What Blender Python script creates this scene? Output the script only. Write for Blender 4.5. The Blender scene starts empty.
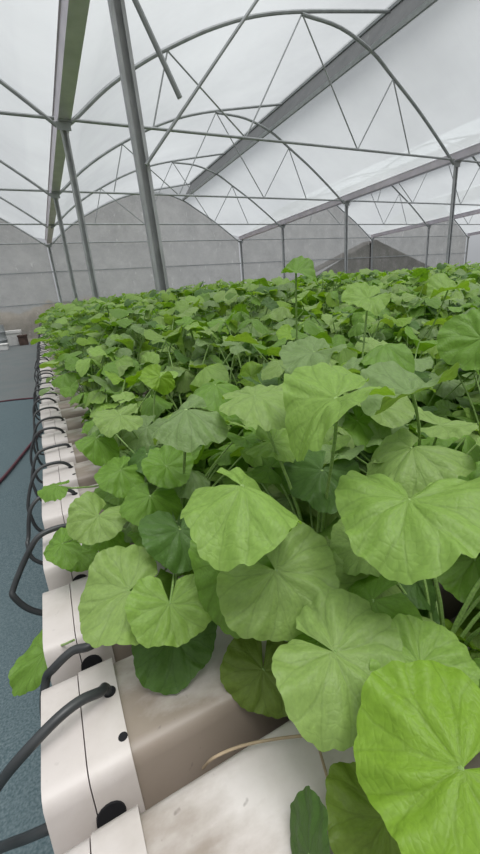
import bpy, bmesh, math, random
import numpy as np
from mathutils import Vector, Matrix

random.seed(7)
rng = np.random.default_rng(11)
scene = bpy.context.scene
COL = scene.collection
CAMZ = 1.2            # eye height above the greenhouse floor
BED = 0.75            # height of the trough tops
ORD = ['zeroth', 'first', 'second', 'third', 'fourth', 'fifth', 'sixth', 'seventh', 'eighth', 'ninth', 'tenth',
       'eleventh', 'twelfth', 'thirteenth', 'fourteenth', 'fifteenth', 'sixteenth', 'seventeenth', 'eighteenth',
       'nineteenth', 'twentieth']
TENS = {2: 'twenty', 3: 'thirty', 4: 'forty'}


def ordinal(n):
    if n <= 20:
        return ORD[n]
    t, u = divmod(n, 10)
    return TENS[t] + ('-' + ORD[u] if u else '')


# ------------------------------------------------------------------ camera
F_PX = 380.5
YAW, PITCH, ROLL = math.radians(25.195), math.radians(-18.855), math.radians(-4.881)
cy, sy, cp, sp = math.cos(YAW), math.sin(YAW), math.cos(PITCH), math.sin(PITCH)
FW = Vector((sy * cp, cy * cp, sp))
_rt = Vector((cy, -sy, 0))
_up = _rt.cross(FW)
c_, s_ = math.cos(ROLL), math.sin(ROLL)
RT = c_ * _rt + s_ * _up
UP = -s_ * _rt + c_ * _up
EYE = Vector((0, 0, CAMZ))
cam = bpy.data.cameras.new('camera')
cam.sensor_fit = 'VERTICAL'
cam.sensor_height = 36
cam.lens = F_PX / 854 * 36
cam.clip_start = 0.01
cam.clip_end = 300
cam_o = bpy.data.objects.new('camera', cam)
COL.objects.link(cam_o)
cam_o.matrix_world = Matrix(((RT.x, UP.x, -FW.x, EYE.x), (RT.y, UP.y, -FW.y, EYE.y), (RT.z, UP.z, -FW.z, EYE.z), (0, 0, 0, 1)))
scene.camera = cam_o


def ray(u, v):
    return FW + RT * ((u - 240) / F_PX) - UP * ((v - 427) / F_PX)


def at_depth(u, v, d):
    return EYE + ray(u, v) * d


def at_y(u, v, y):
    r = ray(u, v)
    return EYE + r * (y / r.y)


def at_z(u, v, z):
    r = ray(u, v)
    return EYE + r * ((z - CAMZ) / r.z)


def proj(p):
    q = Vector(p) - EYE
    d = q.dot(FW)
    if d < 1e-4:
        return (-9999, -9999, d)
    return (240 + F_PX * q.dot(RT) / d, 427 - F_PX * q.dot(UP) / d, d)


# ------------------------------------------------------------------ materials
def nodes_of(name):
    m = bpy.data.materials.new(name)
    m.use_nodes = True
    nt = m.node_tree
    nt.nodes.clear()
    out = nt.nodes.new('ShaderNodeOutputMaterial')

    def N(t, **kw):
        n = nt.nodes.new('ShaderNode' + t)
        for k, v in kw.items():
            if k.startswith('i_'):
                n.inputs[k[2:].replace('_', ' ')].default_value = v
            else:
                setattr(n, k, v)
        return n

    return m, nt, N, nt.links.new, out


def ramp(N, stops):
    r = N('ValToRGB')
    e = r.color_ramp.elements
    e[0].position, e[0].color = stops[0][0], (*stops[0][1], 1)
    e[1].position, e[1].color = stops[-1][0], (*stops[-1][1], 1)
    for p, c in stops[1:-1]:
        x = e.new(p)
        x.color = (*c, 1)
    return r


def plain(name, col, rough=0.5, spec=0.4, metal=0.0, noise=0.12, scale=8.0, bump=0.0, bscale=40.0):
    m, nt, N, L, out = nodes_of(name)
    tc = N('TexCoord')
    nz = N('TexNoise', i_Scale=scale, i_Detail=5.0)
    L(tc.outputs['Object'], nz.inputs['Vector'])
    lo = tuple(c * (1 - noise) for c in col)
    hi = tuple(min(1, c * (1 + noise)) for c in col)
    r = ramp(N, [(0.3, lo), (0.7, hi)])
    L(nz.outputs['Fac'], r.inputs['Fac'])
    p = N('BsdfPrincipled', i_Roughness=rough, i_Metallic=metal)
    p.inputs['Specular IOR Level'].default_value = spec
    L(r.outputs['Color'], p.inputs['Base Color'])
    if bump:
        n2 = N('TexNoise', i_Scale=bscale, i_Detail=4.0)
        L(tc.outputs['Object'], n2.inputs['Vector'])
        b = N('Bump', i_Strength=bump, i_Distance=0.01)
        L(n2.outputs['Fac'], b.inputs['Height'])
        L(b.outputs['Normal'], p.inputs['Normal'])
    L(p.outputs['BSDF'], out.inputs['Surface'])
    return m


def leaf_material():
    m, nt, N, L, out = nodes_of('leaf_green')
    oi = N('ObjectInfo')
    at = N('Attribute', attribute_name='tone')
    mul = N('MixRGB', blend_type='MULTIPLY', i_Fac=1.0)
    L(oi.outputs['Color'], mul.inputs['Color1'])
    L(at.outputs['Color'], mul.inputs['Color2'])
    uv = N('UVMap')
    sep = N('SeparateXYZ')
    L(uv.outputs['UV'], sep.inputs['Vector'])

    def M(op, a, b=None):
        n = N('Math', operation=op)
        for i, x in enumerate((a, b)):
            if x is None:
                continue
            if isinstance(x, (int, float)):
                n.inputs[i].default_value = x
            else:
                L(x, n.inputs[i])
        return n.outputs[0]

    wob = N('TexNoise', i_Scale=2.5, i_Detail=2.0)
    L(uv.outputs['UV'], wob.inputs['Vector'])
    ux = M('ADD', sep.outputs['X'], M('MULTIPLY', M('SUBTRACT', wob.outputs['Fac'], 0.5), 0.22))
    fr = M('FRACT', M('ADD', ux, 0.5))
    f0 = M('ABSOLUTE', M('SUBTRACT', fr, 0.5))
    bo = M('MULTIPLY', M('MAXIMUM', M('SUBTRACT', sep.outputs['Y'], 0.38), 0.0), 0.45)   # each vein forks on its way to the rim
    dist = M('MULTIPLY', M('ABSOLUTE', M('SUBTRACT', f0, bo)), sep.outputs['Y'])
    mr = N('MapRange')
    mr.interpolation_type = 'SMOOTHSTEP'
    mr.inputs['From Min'].default_value = 0.006
    mr.inputs['From Max'].default_value = 0.035
    mr.inputs['To Min'].default_value = 1.0
    mr.inputs['To Max'].default_value = 0.0
    L(dist, mr.inputs['Value'])
    vein = M('MULTIPLY', mr.outputs[0], 0.32)
    # fine network of side veins and blotches
    mp = N('Mapping')
    mp.inputs['Scale'].default_value = (3.0, 9.0, 1.0)
    L(uv.outputs['UV'], mp.inputs['Vector'])
    vo = N('TexVoronoi', feature='DISTANCE_TO_EDGE', i_Scale=1.3)
    L(mp.outputs['Vector'], vo.inputs['Vector'])
    tc = N('TexCoord')
    nz = N('TexNoise', i_Scale=9.0, i_Detail=3.0)
    L(uv.outputs['UV'], nz.inputs['Vector'])
    var = N('HueSaturation')
    L(mul.outputs['Color'], var.inputs['Color'])
    L(M('ADD', M('MULTIPLY', nz.outputs['Fac'], 0.5), 0.75), var.inputs['Value'])
    vc = N('MixRGB', blend_type='MIX')
    vd = N('HueSaturation')
    vd.inputs['Value'].default_value = 0.62
    L(var.outputs['Color'], vd.inputs['Color'])
    L(vd.outputs['Color'], vc.inputs['Color2'])
    L(vein, vc.inputs['Fac'])
    L(var.outputs['Color'], vc.inputs['Color1'])
    bmp = N('Bump', i_Strength=0.16, i_Distance=0.004)
    hgt = M('ADD', M('MULTIPLY', M('MINIMUM', vo.outputs['Distance'], 0.2), 3.0), M('MULTIPLY', mr.outputs[0], -0.6))
    L(hgt, bmp.inputs['Height'])
    p = N('BsdfPrincipled', i_Roughness=0.48)
    p.inputs['Specular IOR Level'].default_value = 0.32
    L(vc.outputs['Color'], p.inputs['Base Color'])
    L(bmp.outputs['Normal'], p.inputs['Normal'])
    tint = N('MixRGB', blend_type='MULTIPLY', i_Fac=1.0)
    tint.inputs['Color2'].default_value = (1.15, 1.30, 0.25, 1)
    L(vc.outputs['Color'], tint.inputs['Color1'])
    tr = N('BsdfTranslucent')
    L(tint.outputs['Color'], tr.inputs['Color'])
    mx = N('MixShader', i_Fac=0.36)
    L(p.outputs['BSDF'], mx.inputs[1])
    L(tr.outputs['BSDF'], mx.inputs[2])
    L(mx.outputs[0], out.inputs['Surface'])
    return m


def film_material(name, fac, diff_col, trans_col):
    """clear-to-milky polythene: part of the light passes straight, part is scattered."""
    m, nt, N, L, out = nodes_of(name)
    tc = N('TexCoord')
    nz = N('TexNoise', i_Scale=0.35, i_Detail=4.0)
    L(tc.outputs['Object'], nz.inputs['Vector'])
    mp = N('Mapping')
    mp.inputs['Scale'].default_value = (0.25, 4.0, 0.25)
    L(tc.outputs['Object'], mp.inputs['Vector'])
    n2 = N('TexNoise', i_Scale=1.4, i_Detail=3.0)
    L(mp.outputs['Vector'], n2.inputs['Vector'])
    b = N('Bump', i_Strength=0.4, i_Distance=0.05)
    L(n2.outputs['Fac'], b.inputs['Height'])
    t = N('BsdfTransparent')
    t.inputs['Color'].default_value = (*trans_col, 1)
    tl = N('BsdfTranslucent')
    tl.inputs['Color'].default_value = (*diff_col, 1)
    L(b.outputs['Normal'], tl.inputs['Normal'])
    df = N('BsdfDiffuse')
    df.inputs['Color'].default_value = (*diff_col, 1)
    m1 = N('MixShader', i_Fac=0.35)
    L(tl.outputs[0], m1.inputs[1])
    L(df.outputs[0], m1.inputs[2])
    mr = N('MapRange')
    mr.inputs['From Min'].default_value = 0.3
    mr.inputs['From Max'].default_value = 0.7
    mr.inputs['To Min'].default_value = fac - 0.08
    mr.inputs['To Max'].default_value = fac + 0.08
    L(nz.outputs['Fac'], mr.inputs['Value'])
    m2 = N('MixShader')
    L(mr.outputs[0], m2.inputs[0])
    L(t.outputs[0], m2.inputs[1])
    L(m1.outputs[0], m2.inputs[2])
    L(m2.outputs[0], out.inputs['Surface'])
    return m


def net_material(name, fac, c1, c2, c3):
    """insect net: dusty threads over a part-open weave."""
    m, nt, N, L, out = nodes_of(name)
    tc = N('TexCoord')
    nz = N('TexNoise', i_Scale=1.6, i_Detail=9.0, i_Roughness=0.8)
    L(tc.outputs['Object'], nz.inputs['Vector'])
    r = ramp(N, [(0.28, c1), (0.5, c2), (0.72, c3)])
    L(nz.outputs['Fac'], r.inputs['Fac'])
    mp = N('Mapping')
    mp.inputs['Scale'].default_value = (5.0, 5.0, 2.2)
    L(tc.outputs['Object'], mp.inputs['Vector'])
    n2 = N('TexNoise', i_Scale=1.0, i_Detail=6.0, i_Roughness=0.75)
    L(mp.outputs['Vector'], n2.inputs['Vector'])
    r2 = ramp(N, [(0.60, (0, 0, 0)), (0.72, (1, 1, 1))])
    L(n2.outputs['Fac'], r2.inputs['Fac'])
    mix = N('MixRGB')
    mix.inputs['Color2'].default_value = (*[min(1, c * 1.35) for c in c3], 1)
    L(r2.outputs['Color'], mix.inputs['Fac'])
    L(r.outputs['Color'], mix.inputs['Color1'])
    d = N('BsdfDiffuse')
    L(mix.outputs['Color'], d.inputs['Color'])
    tl = N('BsdfTranslucent')
    L(mix.outputs['Color'], tl.inputs['Color'])
    m1 = N('MixShader', i_Fac=0.4)
    L(d.outputs[0], m1.inputs[1])
    L(tl.outputs[0], m1.inputs[2])
    t = N('BsdfTransparent')
    m2 = N('MixShader', i_Fac=fac)
    L(t.outputs[0], m2.inputs[1])
    L(m1.outputs[0], m2.inputs[2])
    L(m2.outputs[0], out.inputs['Surface'])
    return m


def trough_material(name, stain_shade):
    m, nt, N, L, out = nodes_of(name)
    tc = N('TexCoord')
    n1 = N('TexNoise', i_Scale=9.0, i_Detail=6.0, i_Roughness=0.62)
    L(tc.outputs['Object'], n1.inputs['Vector'])
    base = ramp(N, [(0.25, (0.47, 0.43, 0.40)), (0.6, (0.62, 0.58, 0.565))])
    L(n1.outputs['Fac'], base.inputs['Fac'])
    # brown algae and soil streaks settled in patches, plus gap shade painted on the front
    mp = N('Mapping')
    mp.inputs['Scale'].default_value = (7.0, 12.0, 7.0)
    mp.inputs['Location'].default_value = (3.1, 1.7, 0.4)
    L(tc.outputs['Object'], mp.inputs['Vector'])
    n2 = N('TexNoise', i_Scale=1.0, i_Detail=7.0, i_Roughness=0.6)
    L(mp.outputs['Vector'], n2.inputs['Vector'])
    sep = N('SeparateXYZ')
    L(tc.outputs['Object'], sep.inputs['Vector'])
    side = N('MapRange')     # dirt along the front shoulder (object -y), deepened to paint gap shade
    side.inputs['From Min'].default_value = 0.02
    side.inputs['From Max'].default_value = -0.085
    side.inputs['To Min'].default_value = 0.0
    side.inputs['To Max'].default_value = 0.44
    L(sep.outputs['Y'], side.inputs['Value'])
    nearcap = N('MapRange')     # dirt where the channel meets the end sleeve
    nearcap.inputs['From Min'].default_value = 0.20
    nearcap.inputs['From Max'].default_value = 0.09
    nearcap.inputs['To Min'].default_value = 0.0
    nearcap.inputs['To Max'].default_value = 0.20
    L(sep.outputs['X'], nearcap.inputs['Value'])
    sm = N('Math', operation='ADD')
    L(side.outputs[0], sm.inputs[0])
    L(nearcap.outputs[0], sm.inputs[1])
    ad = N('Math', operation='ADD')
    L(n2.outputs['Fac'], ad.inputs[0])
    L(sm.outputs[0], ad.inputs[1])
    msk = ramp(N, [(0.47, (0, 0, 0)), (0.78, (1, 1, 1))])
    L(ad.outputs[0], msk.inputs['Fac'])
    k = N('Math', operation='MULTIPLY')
    k.inputs[1].default_value = stain_shade
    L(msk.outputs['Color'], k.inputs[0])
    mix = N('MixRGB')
    mix.inputs['Color2'].default_value = (0.20, 0.155, 0.115, 1)  # algae brown, darkened to stand in for the shade between troughs
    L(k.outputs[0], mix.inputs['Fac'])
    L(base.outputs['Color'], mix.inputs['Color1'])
    # small dark specks
    n3 = N('TexNoise', i_Scale=70.0, i_Detail=2.0)
    L(tc.outputs['Object'], n3.inputs['Vector'])
    sk = ramp(N, [(0.70, (0, 0, 0)), (0.76, (1, 1, 1))])
    L(n3.outputs['Fac'], sk.inputs['Fac'])
    k2 = N('Math', operation='MULTIPLY')
    k2.inputs[1].default_value = 0.55 * stain_shade
    L(sk.outputs['Color'], k2.inputs[0])
    mix2 = N('MixRGB')
    mix2.inputs['Color2'].default_value = (0.10, 0.08, 0.07, 1)
    L(k2.outputs[0], mix2.inputs['Fac'])
    L(mix.outputs['Color'], mix2.inputs['Color1'])
    p = N('BsdfPrincipled', i_Roughness=0.42)
    p.inputs['Specular IOR Level'].default_value = 0.4
    L(mix2.outputs['Color'], p.inputs['Base Color'])
    L(p.outputs['BSDF'], out.inputs['Surface'])
    return m


def floor_material(name, c1, c2, streak):
    m, nt, N, L, out = nodes_of(name)
    tc = N('TexCoord')
    nf = N('TexNoise', i_Scale=160.0, i_Detail=3.0)
    L(tc.outputs['Object'], nf.inputs['Vector'])
    r = ramp(N, [(0.35, c1), (0.68, c2)])
    L(nf.outputs['Fac'], r.inputs['Fac'])
    n2 = N('TexNoise', i_Scale=1.6, i_Detail=6.0)
    L(tc.outputs['Object'], n2.inputs['Vector'])
    r2 = ramp(N, [(0.45, (0, 0, 0)), (0.7, (1, 1, 1))])
    L(n2.outputs['Fac'], r2.inputs['Fac'])
    k = N('Math', operation='MULTIPLY')
    k.inputs[1].default_value = 0.6
    L(r2.outputs['Color'], k.inputs[0])
    mx = N('MixRGB')
    mx.inputs['Color2'].default_value = (*streak, 1)
    L(k.outputs[0], mx.inputs['Fac'])
    L(r.outputs['Color'], mx.inputs['Color1'])
    p = N('BsdfPrincipled', i_Roughness=0.75)
    p.inputs['Specular IOR Level'].default_value = 0.25
    L(mx.outputs['Color'], p.inputs['Base Color'])
    b = N('Bump', i_Strength=0.5, i_Distance=0.004)
    L(nf.outputs['Fac'], b.inputs['Height'])
    L(b.outputs['Normal'], p.inputs['Normal'])
    L(p.outputs['BSDF'], out.inputs['Surface'])
    return m


M_LEAF = leaf_material()
M_STEM = plain('stem_green', (0.22, 0.34, 0.10), 0.5, 0.4, noise=0.25, scale=20)
M_STEMB = plain('stem_dry', (0.36, 0.28, 0.19), 0.8, 0.2, noise=0.25, scale=30)
M_STEEL = plain('galvanised_steel', (0.37, 0.382, 0.39), 0.5, 0.4, metal=0.1, noise=0.18, scale=5)
M_GUTTER = plain('bright_zinc', (0.66, 0.61, 0.68), 0.4, 0.5, metal=0.25, noise=0.12, scale=3)
M_STEEL2 = plain('dull_steel', (0.28, 0.295, 0.30), 0.55, 0.4, metal=0.1, noise=0.15, scale=6)
M_FILM = film_material('roof_film', 0.40, (0.80, 0.83, 0.84), (0.90, 0.92, 0.93))
M_NET = net_material('dusty_net', 0.60, (0.24, 0.24, 0.22), (0.39, 0.385, 0.36), (0.56, 0.555, 0.53))
M_VENT = net_material('vent_net', 0.85, (0.13, 0.137, 0.137), (0.16, 0.165, 0.165), (0.19, 0.195, 0.195))
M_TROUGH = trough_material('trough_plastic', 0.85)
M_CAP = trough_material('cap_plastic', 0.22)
M_RUBBER = plain('black_rubber', (0.030, 0.033, 0.035), 0.45, 0.5, noise=0.3, scale=20)
M_HOLE = plain('dark_grommet', (0.012, 0.012, 0.014), 0.7, 0.2)
M_REDHOSE = plain('red_hose', (0.085, 0.025, 0.035), 0.5, 0.4)
M_MAT = floor_material('teal_ground_cover', (0.055, 0.088, 0.098), (0.125, 0.165, 0.178), (0.09, 0.125, 0.135))
M_FLOOR = floor_material('grey_floor', (0.11, 0.12, 0.122), (0.165, 0.175, 0.173), (0.10, 0.13, 0.133))
M_GROUND = plain('bare_ground', (0.17, 0.15, 0.11), 0.95, 0.1, noise=0.3, scale=0.6)
M_HEDGE = plain('brushwood', (0.17, 0.15, 0.125), 0.9, 0.1, noise=0.3, scale=1.4)
M_SHED = plain('shed_sheet', (0.03, 0.028, 0.03), 0.8, 0.2, noise=0.2, scale=1.0)
M_SHEDW = plain('shed_wall', (0.06, 0.055, 0.055), 0.8, 0.2, noise=0.2, scale=1.0)
M_WHITE = plain('white_foam', (0.70, 0.69, 0.67), 0.6, 0.3, noise=0.1)
M_BROWN = plain('dark_brown', (0.09, 0.06, 0.05), 0.7, 0.2, noise=0.3)


# ------------------------------------------------------------------ object helpers
def mesh_obj(name, verts, faces, mat, parent=None, smooth=False, uvs=None, tone=None, mats=None, midx=None):
    me = bpy.data.meshes.new(name)
    me.from_pydata([tuple(v) for v in verts], [], [tuple(f) for f in faces])
    me.materials.append(mat)
    for x in mats or []:
        me.materials.append(x)
    if smooth:
        me.polygons.foreach_set('use_smooth', [True] * len(me.polygons))
    if midx is not None:
        me.polygons.foreach_set('material_index', midx)
    if uvs is not None:
        add_uv(me, uvs)
    if tone is not None:
        add_tone(me, tone)
    me.update()
    o = bpy.data.objects.new(name, me)
    COL.objects.link(o)
    if parent:
        o.parent = parent
    return o


def add_uv(me, uvs):
    lay = me.uv_layers.new(name='UVMap')
    li = np.empty(len(me.loops), dtype=np.int32)
    me.loops.foreach_get('vertex_index', li)
    lay.data.foreach_set('uv', np.asarray(uvs, dtype=np.float32)[li].ravel())


def add_tone(me, tone):
    a = me.color_attributes.new('tone', 'FLOAT_COLOR', 'POINT')
    t = np.ones((len(me.vertices), 4), dtype=np.float32)
    t[:, :3] = tone
    a.data.foreach_set('color', t.ravel())


def empty(name, loc=(0, 0, 0)):
    o = bpy.data.objects.new(name, None)
    o.empty_display_size = 0.05
    COL.objects.link(o)
    o.location = loc
    return o


def tag(o, label=None, cat=None, group=None, kind=None):
    if label:
        o['label'] = label
    if cat:
        o['category'] = cat
    if group:
        o['group'] = group
    if kind:
        o['kind'] = kind
    return o


class MB:
    def __init__(self):
        self.v, self.f = [], []

    def box(self, lo, hi):
        b = len(self.v)
        for z in (lo[2], hi[2]):
            self.v += [(lo[0], lo[1], z), (hi[0], lo[1], z), (hi[0], hi[1], z), (lo[0], hi[1], z)]
        self.f += [(b, b + 3, b + 2, b + 1), (b + 4, b + 5, b + 6, b + 7)]
        for i in range(4):
            j = (i + 1) % 4
            self.f.append((b + i, b + j, b + 4 + j, b + 4 + i))
        return self

    def tube(self, pts, r, n=8, caps=True):
        pts = [Vector(p) for p in pts]
        rs = r if isinstance(r, (list, tuple)) else [r] * len(pts)
        b = len(self.v)
        prev = None
        for i, p in enumerate(pts):
            t = (pts[min(i + 1, len(pts) - 1)] - pts[max(i - 1, 0)]).normalized()
            if prev is None:
                a = Vector((0, 0, 1)) if abs(t.z) < 0.9 else Vector((1, 0, 0))
                u = t.cross(a).normalized()
            else:
                u = (prev - t * prev.dot(t)).normalized()
            prev = u
            w = t.cross(u)
            for k in range(n):
                a = 2 * math.pi * k / n
                self.v.append(p + (u * math.cos(a) + w * math.sin(a)) * rs[i])
        for i in range(len(pts) - 1):
            for k in range(n):
                k2 = (k + 1) % n
                self.f.append((b + i * n + k, b + i * n + k2, b + (i + 1) * n + k2, b + (i + 1) * n + k))
        if caps:
            self.f.append(tuple(b + k for k in reversed(range(n))))
            e = b + (len(pts) - 1) * n
            self.f.append(tuple(e + k for k in range(n)))
        return self

    def extrude(self, prof, axis, a, b_, closed=True):
        """prof: 2-D outline; swept along axis 'x' or 'y' from a to b_."""
        b = len(self.v)
        n = len(prof)
        for t in (a, b_):
            for p, q in prof:
                self.v.append((t, p, q) if axis == 'x' else (p, t, q))
        for i in range(n if closed else n - 1):
            j = (i + 1) % n
            self.f.append((b + i, b + j, b + n + j, b + n + i))
        if closed:
            self.f.append(tuple(b + i for i in reversed(range(n))))
            self.f.append(tuple(b + n + i for i in range(n)))
        return self

    def build(self, name, mat, parent=None, smooth=False, fix=True, bevel=0):
        o = mesh_obj(name, self.v, self.f, mat, parent, smooth)
        if fix:
            bm = bmesh.new()
            bm.from_mesh(o.data)
            bmesh.ops.recalc_face_normals(bm, faces=bm.faces)
            if bevel:
                bmesh.ops.bevel(bm, geom=bm.edges[:], offset=bevel, segments=2, affect='EDGES')
            bm.to_mesh(o.data)
            bm.free()
        if smooth:
            o.data.set_sharp_from_angle(angle=math.radians(42))
        return o


def catmull(pts, n=6):
    P = [Vector(p) for p in pts]
    P = [P[0] * 2 - P[1]] + P + [P[-1] * 2 - P[-2]]
    out = []
    for i in range(1, len(P) - 2):
        p0, p1, p2, p3 = P[i - 1:i + 3]
        for k in range(n):
            t = k / n
            out.append(0.5 * ((2 * p1) + (p2 - p0) * t + (2 * p0 - 5 * p1 + 4 * p2 - p3) * t * t + (3 * p1 - p0 - 3 * p2 + p3) * t ** 3))
    out.append(P[-2])
    return out


# ------------------------------------------------------------------ greenhouse frame
X1, W, ROOF = 0.977, 9.6, 2.92 + CAMZ
YS = [3.579, 7.779, 11.979, 16.179, 20.379]
YB, YF = 20.47, -0.6
YEND = 20.41
LEFT = [(0.0, -0.12), (0.2, 0.02), (0.66, 0.40), (1.04, 0.67), (1.5, 0.95), (1.97, 1.20), (2.66, 1.53), (3.38, 1.81), (4.02, 2.00), (4.75, 2.16), (5.81, 2.35), (7.04, 2.56)]
RIGHT = [(4.75, 2.12), (5.7, 2.07), (6.56, 1.81), (7.21, 1.44), (7.95, 1.0), (8.59, 0.57), (9.12, 0.19), (9.5, -0.1)]
WIRE = 0.012


def profile(pts, x0, dz=0.0, n=5):
    return [(p.x + x0, p.z + ROOF + dz) for p in catmull([(a, 0, b) for a, b in pts], n)]


SPAN_NAME = {-1: 'left bay', 0: 'bay above the bed', 1: 'right-hand bay', 2: 'farthest right bay'}


def truss(span, k):
    x0, y = X1 + span * W, YS[k]
    root = empty('roof_truss', (x0, y, ROOF))
    where = ['', 'nearest in view', 'second in view', 'third in view', 'last, at the back wall'][k]
    tag(root, f'grey steel arched roof truss, {where}, in the {SPAN_NAME[span]}', 'roof truss', 'roof trusses of the greenhouse')

    def loc(p):
        return (p[0], 0, p[1])
    big = 0.034
    la = MB().tube(catmull([loc(p) for p in LEFT], 4), big, 8).build('arch', M_STEEL2, root, True)
    ra = MB().tube(catmull([loc(p) for p in RIGHT], 4), big, 8).build('arch', M_STEEL2, root, True)
    MB().tube([(0.12, 0, 0), (W - 0.12, 0, 0)], 0.026, 8).build('tie_rod', M_STEEL2, root, True)
    A, B, C = (1.92, 1.15), (4.75, 2.13), (7.21, 1.42)
    for a, b in () if k == 4 else ((A, (1.49, 0)), (A, (3.34, 0)), (B, (3.34, 0)), (B, (6.2, 0)), (C, (6.2, 0)), (C, (7.86, 0))):
        MB().tube([loc(a), loc(b)], 0.015, 6).build('web_strut', M_STEEL2, root, True)
    return root


for sp_ in (-1, 0, 1, 2):
    for k in (1, 2, 3, 4):
        if sp_ == 2 and k < 2:
            continue
        truss(sp_, k)

GNAME = ['above the left edge of the bed', 'first to the right, with four posts', 'second to the right', 'farthest right']
for g in range(4):
    x = X1 + g * W
    root = empty('rain_gutter', (x + 0.035, YF, ROOF))
    tag(root, f'grey folded steel roof gutter, {GNAME[g]}', 'gutter', 'roof gutters')
    ln = YEND - YF
    w, h, t = 0.11, 0.16, 0.012
    prof = [(-w - 0.03, h), (-w, h), (-0.09, 0), (0.09, 0), (w, h), (w + 0.03, h), (w + 0.03, h - t), (w + t, h - t), (0.098, -t), (-0.098, -t), (-w - t, h - t), (-w - 0.03, h - t)]
    MB().extrude(prof, 'y', 0, ln).build('gutter_channel', M_GUTTER, root)
    for yk in YS:
        if yk > 20:
            continue
        MB().box((-0.105, yk - YF - 0.05, -0.045), (0.105, yk - YF + 0.05, -0.0125)).build('gutter_bracket', M_STEEL2, root)

PSET = [(0, 0), (0, 1), (0, 2), (0, 4), (1, 1), (1, 2), (1, 3), (1, 4), (2, 2), (2, 3), (2, 4), (3, 3), (3, 4)]
POSLAB = {
    (0, 0): 'tall grey steel post nearest the camera, rising out of the plants at left',
    (0, 1): 'second grey steel post from the camera under the left gutter',
    (0, 2): 'third grey steel post from the camera under the left gutter',
    (0, 4): 'grey steel post at the back wall under the left gutter',
    (1, 1): 'nearest grey steel post under the first right-hand gutter',
    (1, 2): 'second grey steel post under the first right-hand gutter',
    (1, 3): 'third grey steel post under the first right-hand gutter',
    (1, 4): 'grey steel post at the back wall under the first right-hand gutter',
    (2, 2): 'nearest visible steel post under the second right-hand gutter',
    (2, 3): 'middle steel post under the second right-hand gutter',
    (2, 4): 'steel post at the back wall under the second right-hand gutter',
    (3, 3): 'nearer steel post under the farthest right gutter',
    (3, 4): 'steel post at the back wall under the farthest right gutter',
}
for g, k in PSET:
    x, y = X1 + g * W + (0.085 if (g, k) == (0, 0) else 0), YS[k]
    root = empty('steel_post', (x, y, 0))
    if (g, k) == (0, 0):
        root.rotation_euler = (0, -0.025, 0)
    tag(root, POSLAB[(g, k)], 'post', 'steel posts under the gutters')
    a, d, t = 0.055, 0.028, 0.006
    # channel section: web at the back, two flanges, turned-in lips
    prof = [(-a, -d), (-a, d), (a, d), (a, -d), (a - 0.028, -d), (a - 0.028, -d + t), (a - t, -d + t), (a - t, d - t), (-a + t, d - t), (-a + t, -d + t), (-a + 0.028, -d + t), (-a + 0.028, -d)]
    top = ROOF - 0.046
    v = [(p, q, z) for z in (0, top) for p, q in prof]
    n = len(prof)
    mb = MB()
    mb.v = v
    mb.f = [(i, (i + 1) % n, n + (i + 1) % n, n + i) for i in range(n)] + [tuple(reversed(range(n))), tuple(range(n, 2 * n))]
    mb.build('post_shaft', M_STEEL, root)
    MB().box((-0.11, -0.029, top - 0.12), (0.11, -0.0285 - 0.006, top - 0.002)).build('top_plate', M_STEEL2, root)

# knee brace from the first post and a loose hanging rod
pa, pb = at_y(146, 165, YS[0] - 0.045), at_y(257, 0, YS[0] - 0.045)
pc = pa + (pb - pa) * ((ROOF - 0.05 - pa.z) / (pb.z - pa.z))
o = MB().tube([pa, pc], 0.013, 8).build('brace_rod', M_STEEL2, None, True)
tag(o, 'long thin diagonal brace rod running up right from the nearest tall post', 'brace rod')
pa, pb = at_y(180, 98, YS[0] - 0.07), at_y(135, 0, YS[0] - 0.07)
pc = pa + (pb - pa) * ((ROOF - 0.3 - pa.z) / (pb.z - pa.z))
o = MB().tube([pa, pc], 0.022, 8).build('hanging_rod', M_STEEL2, None, True)
tag(o, 'loose grey rod hanging with a free lower end right of the nearest tall post', 'rod')

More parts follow.
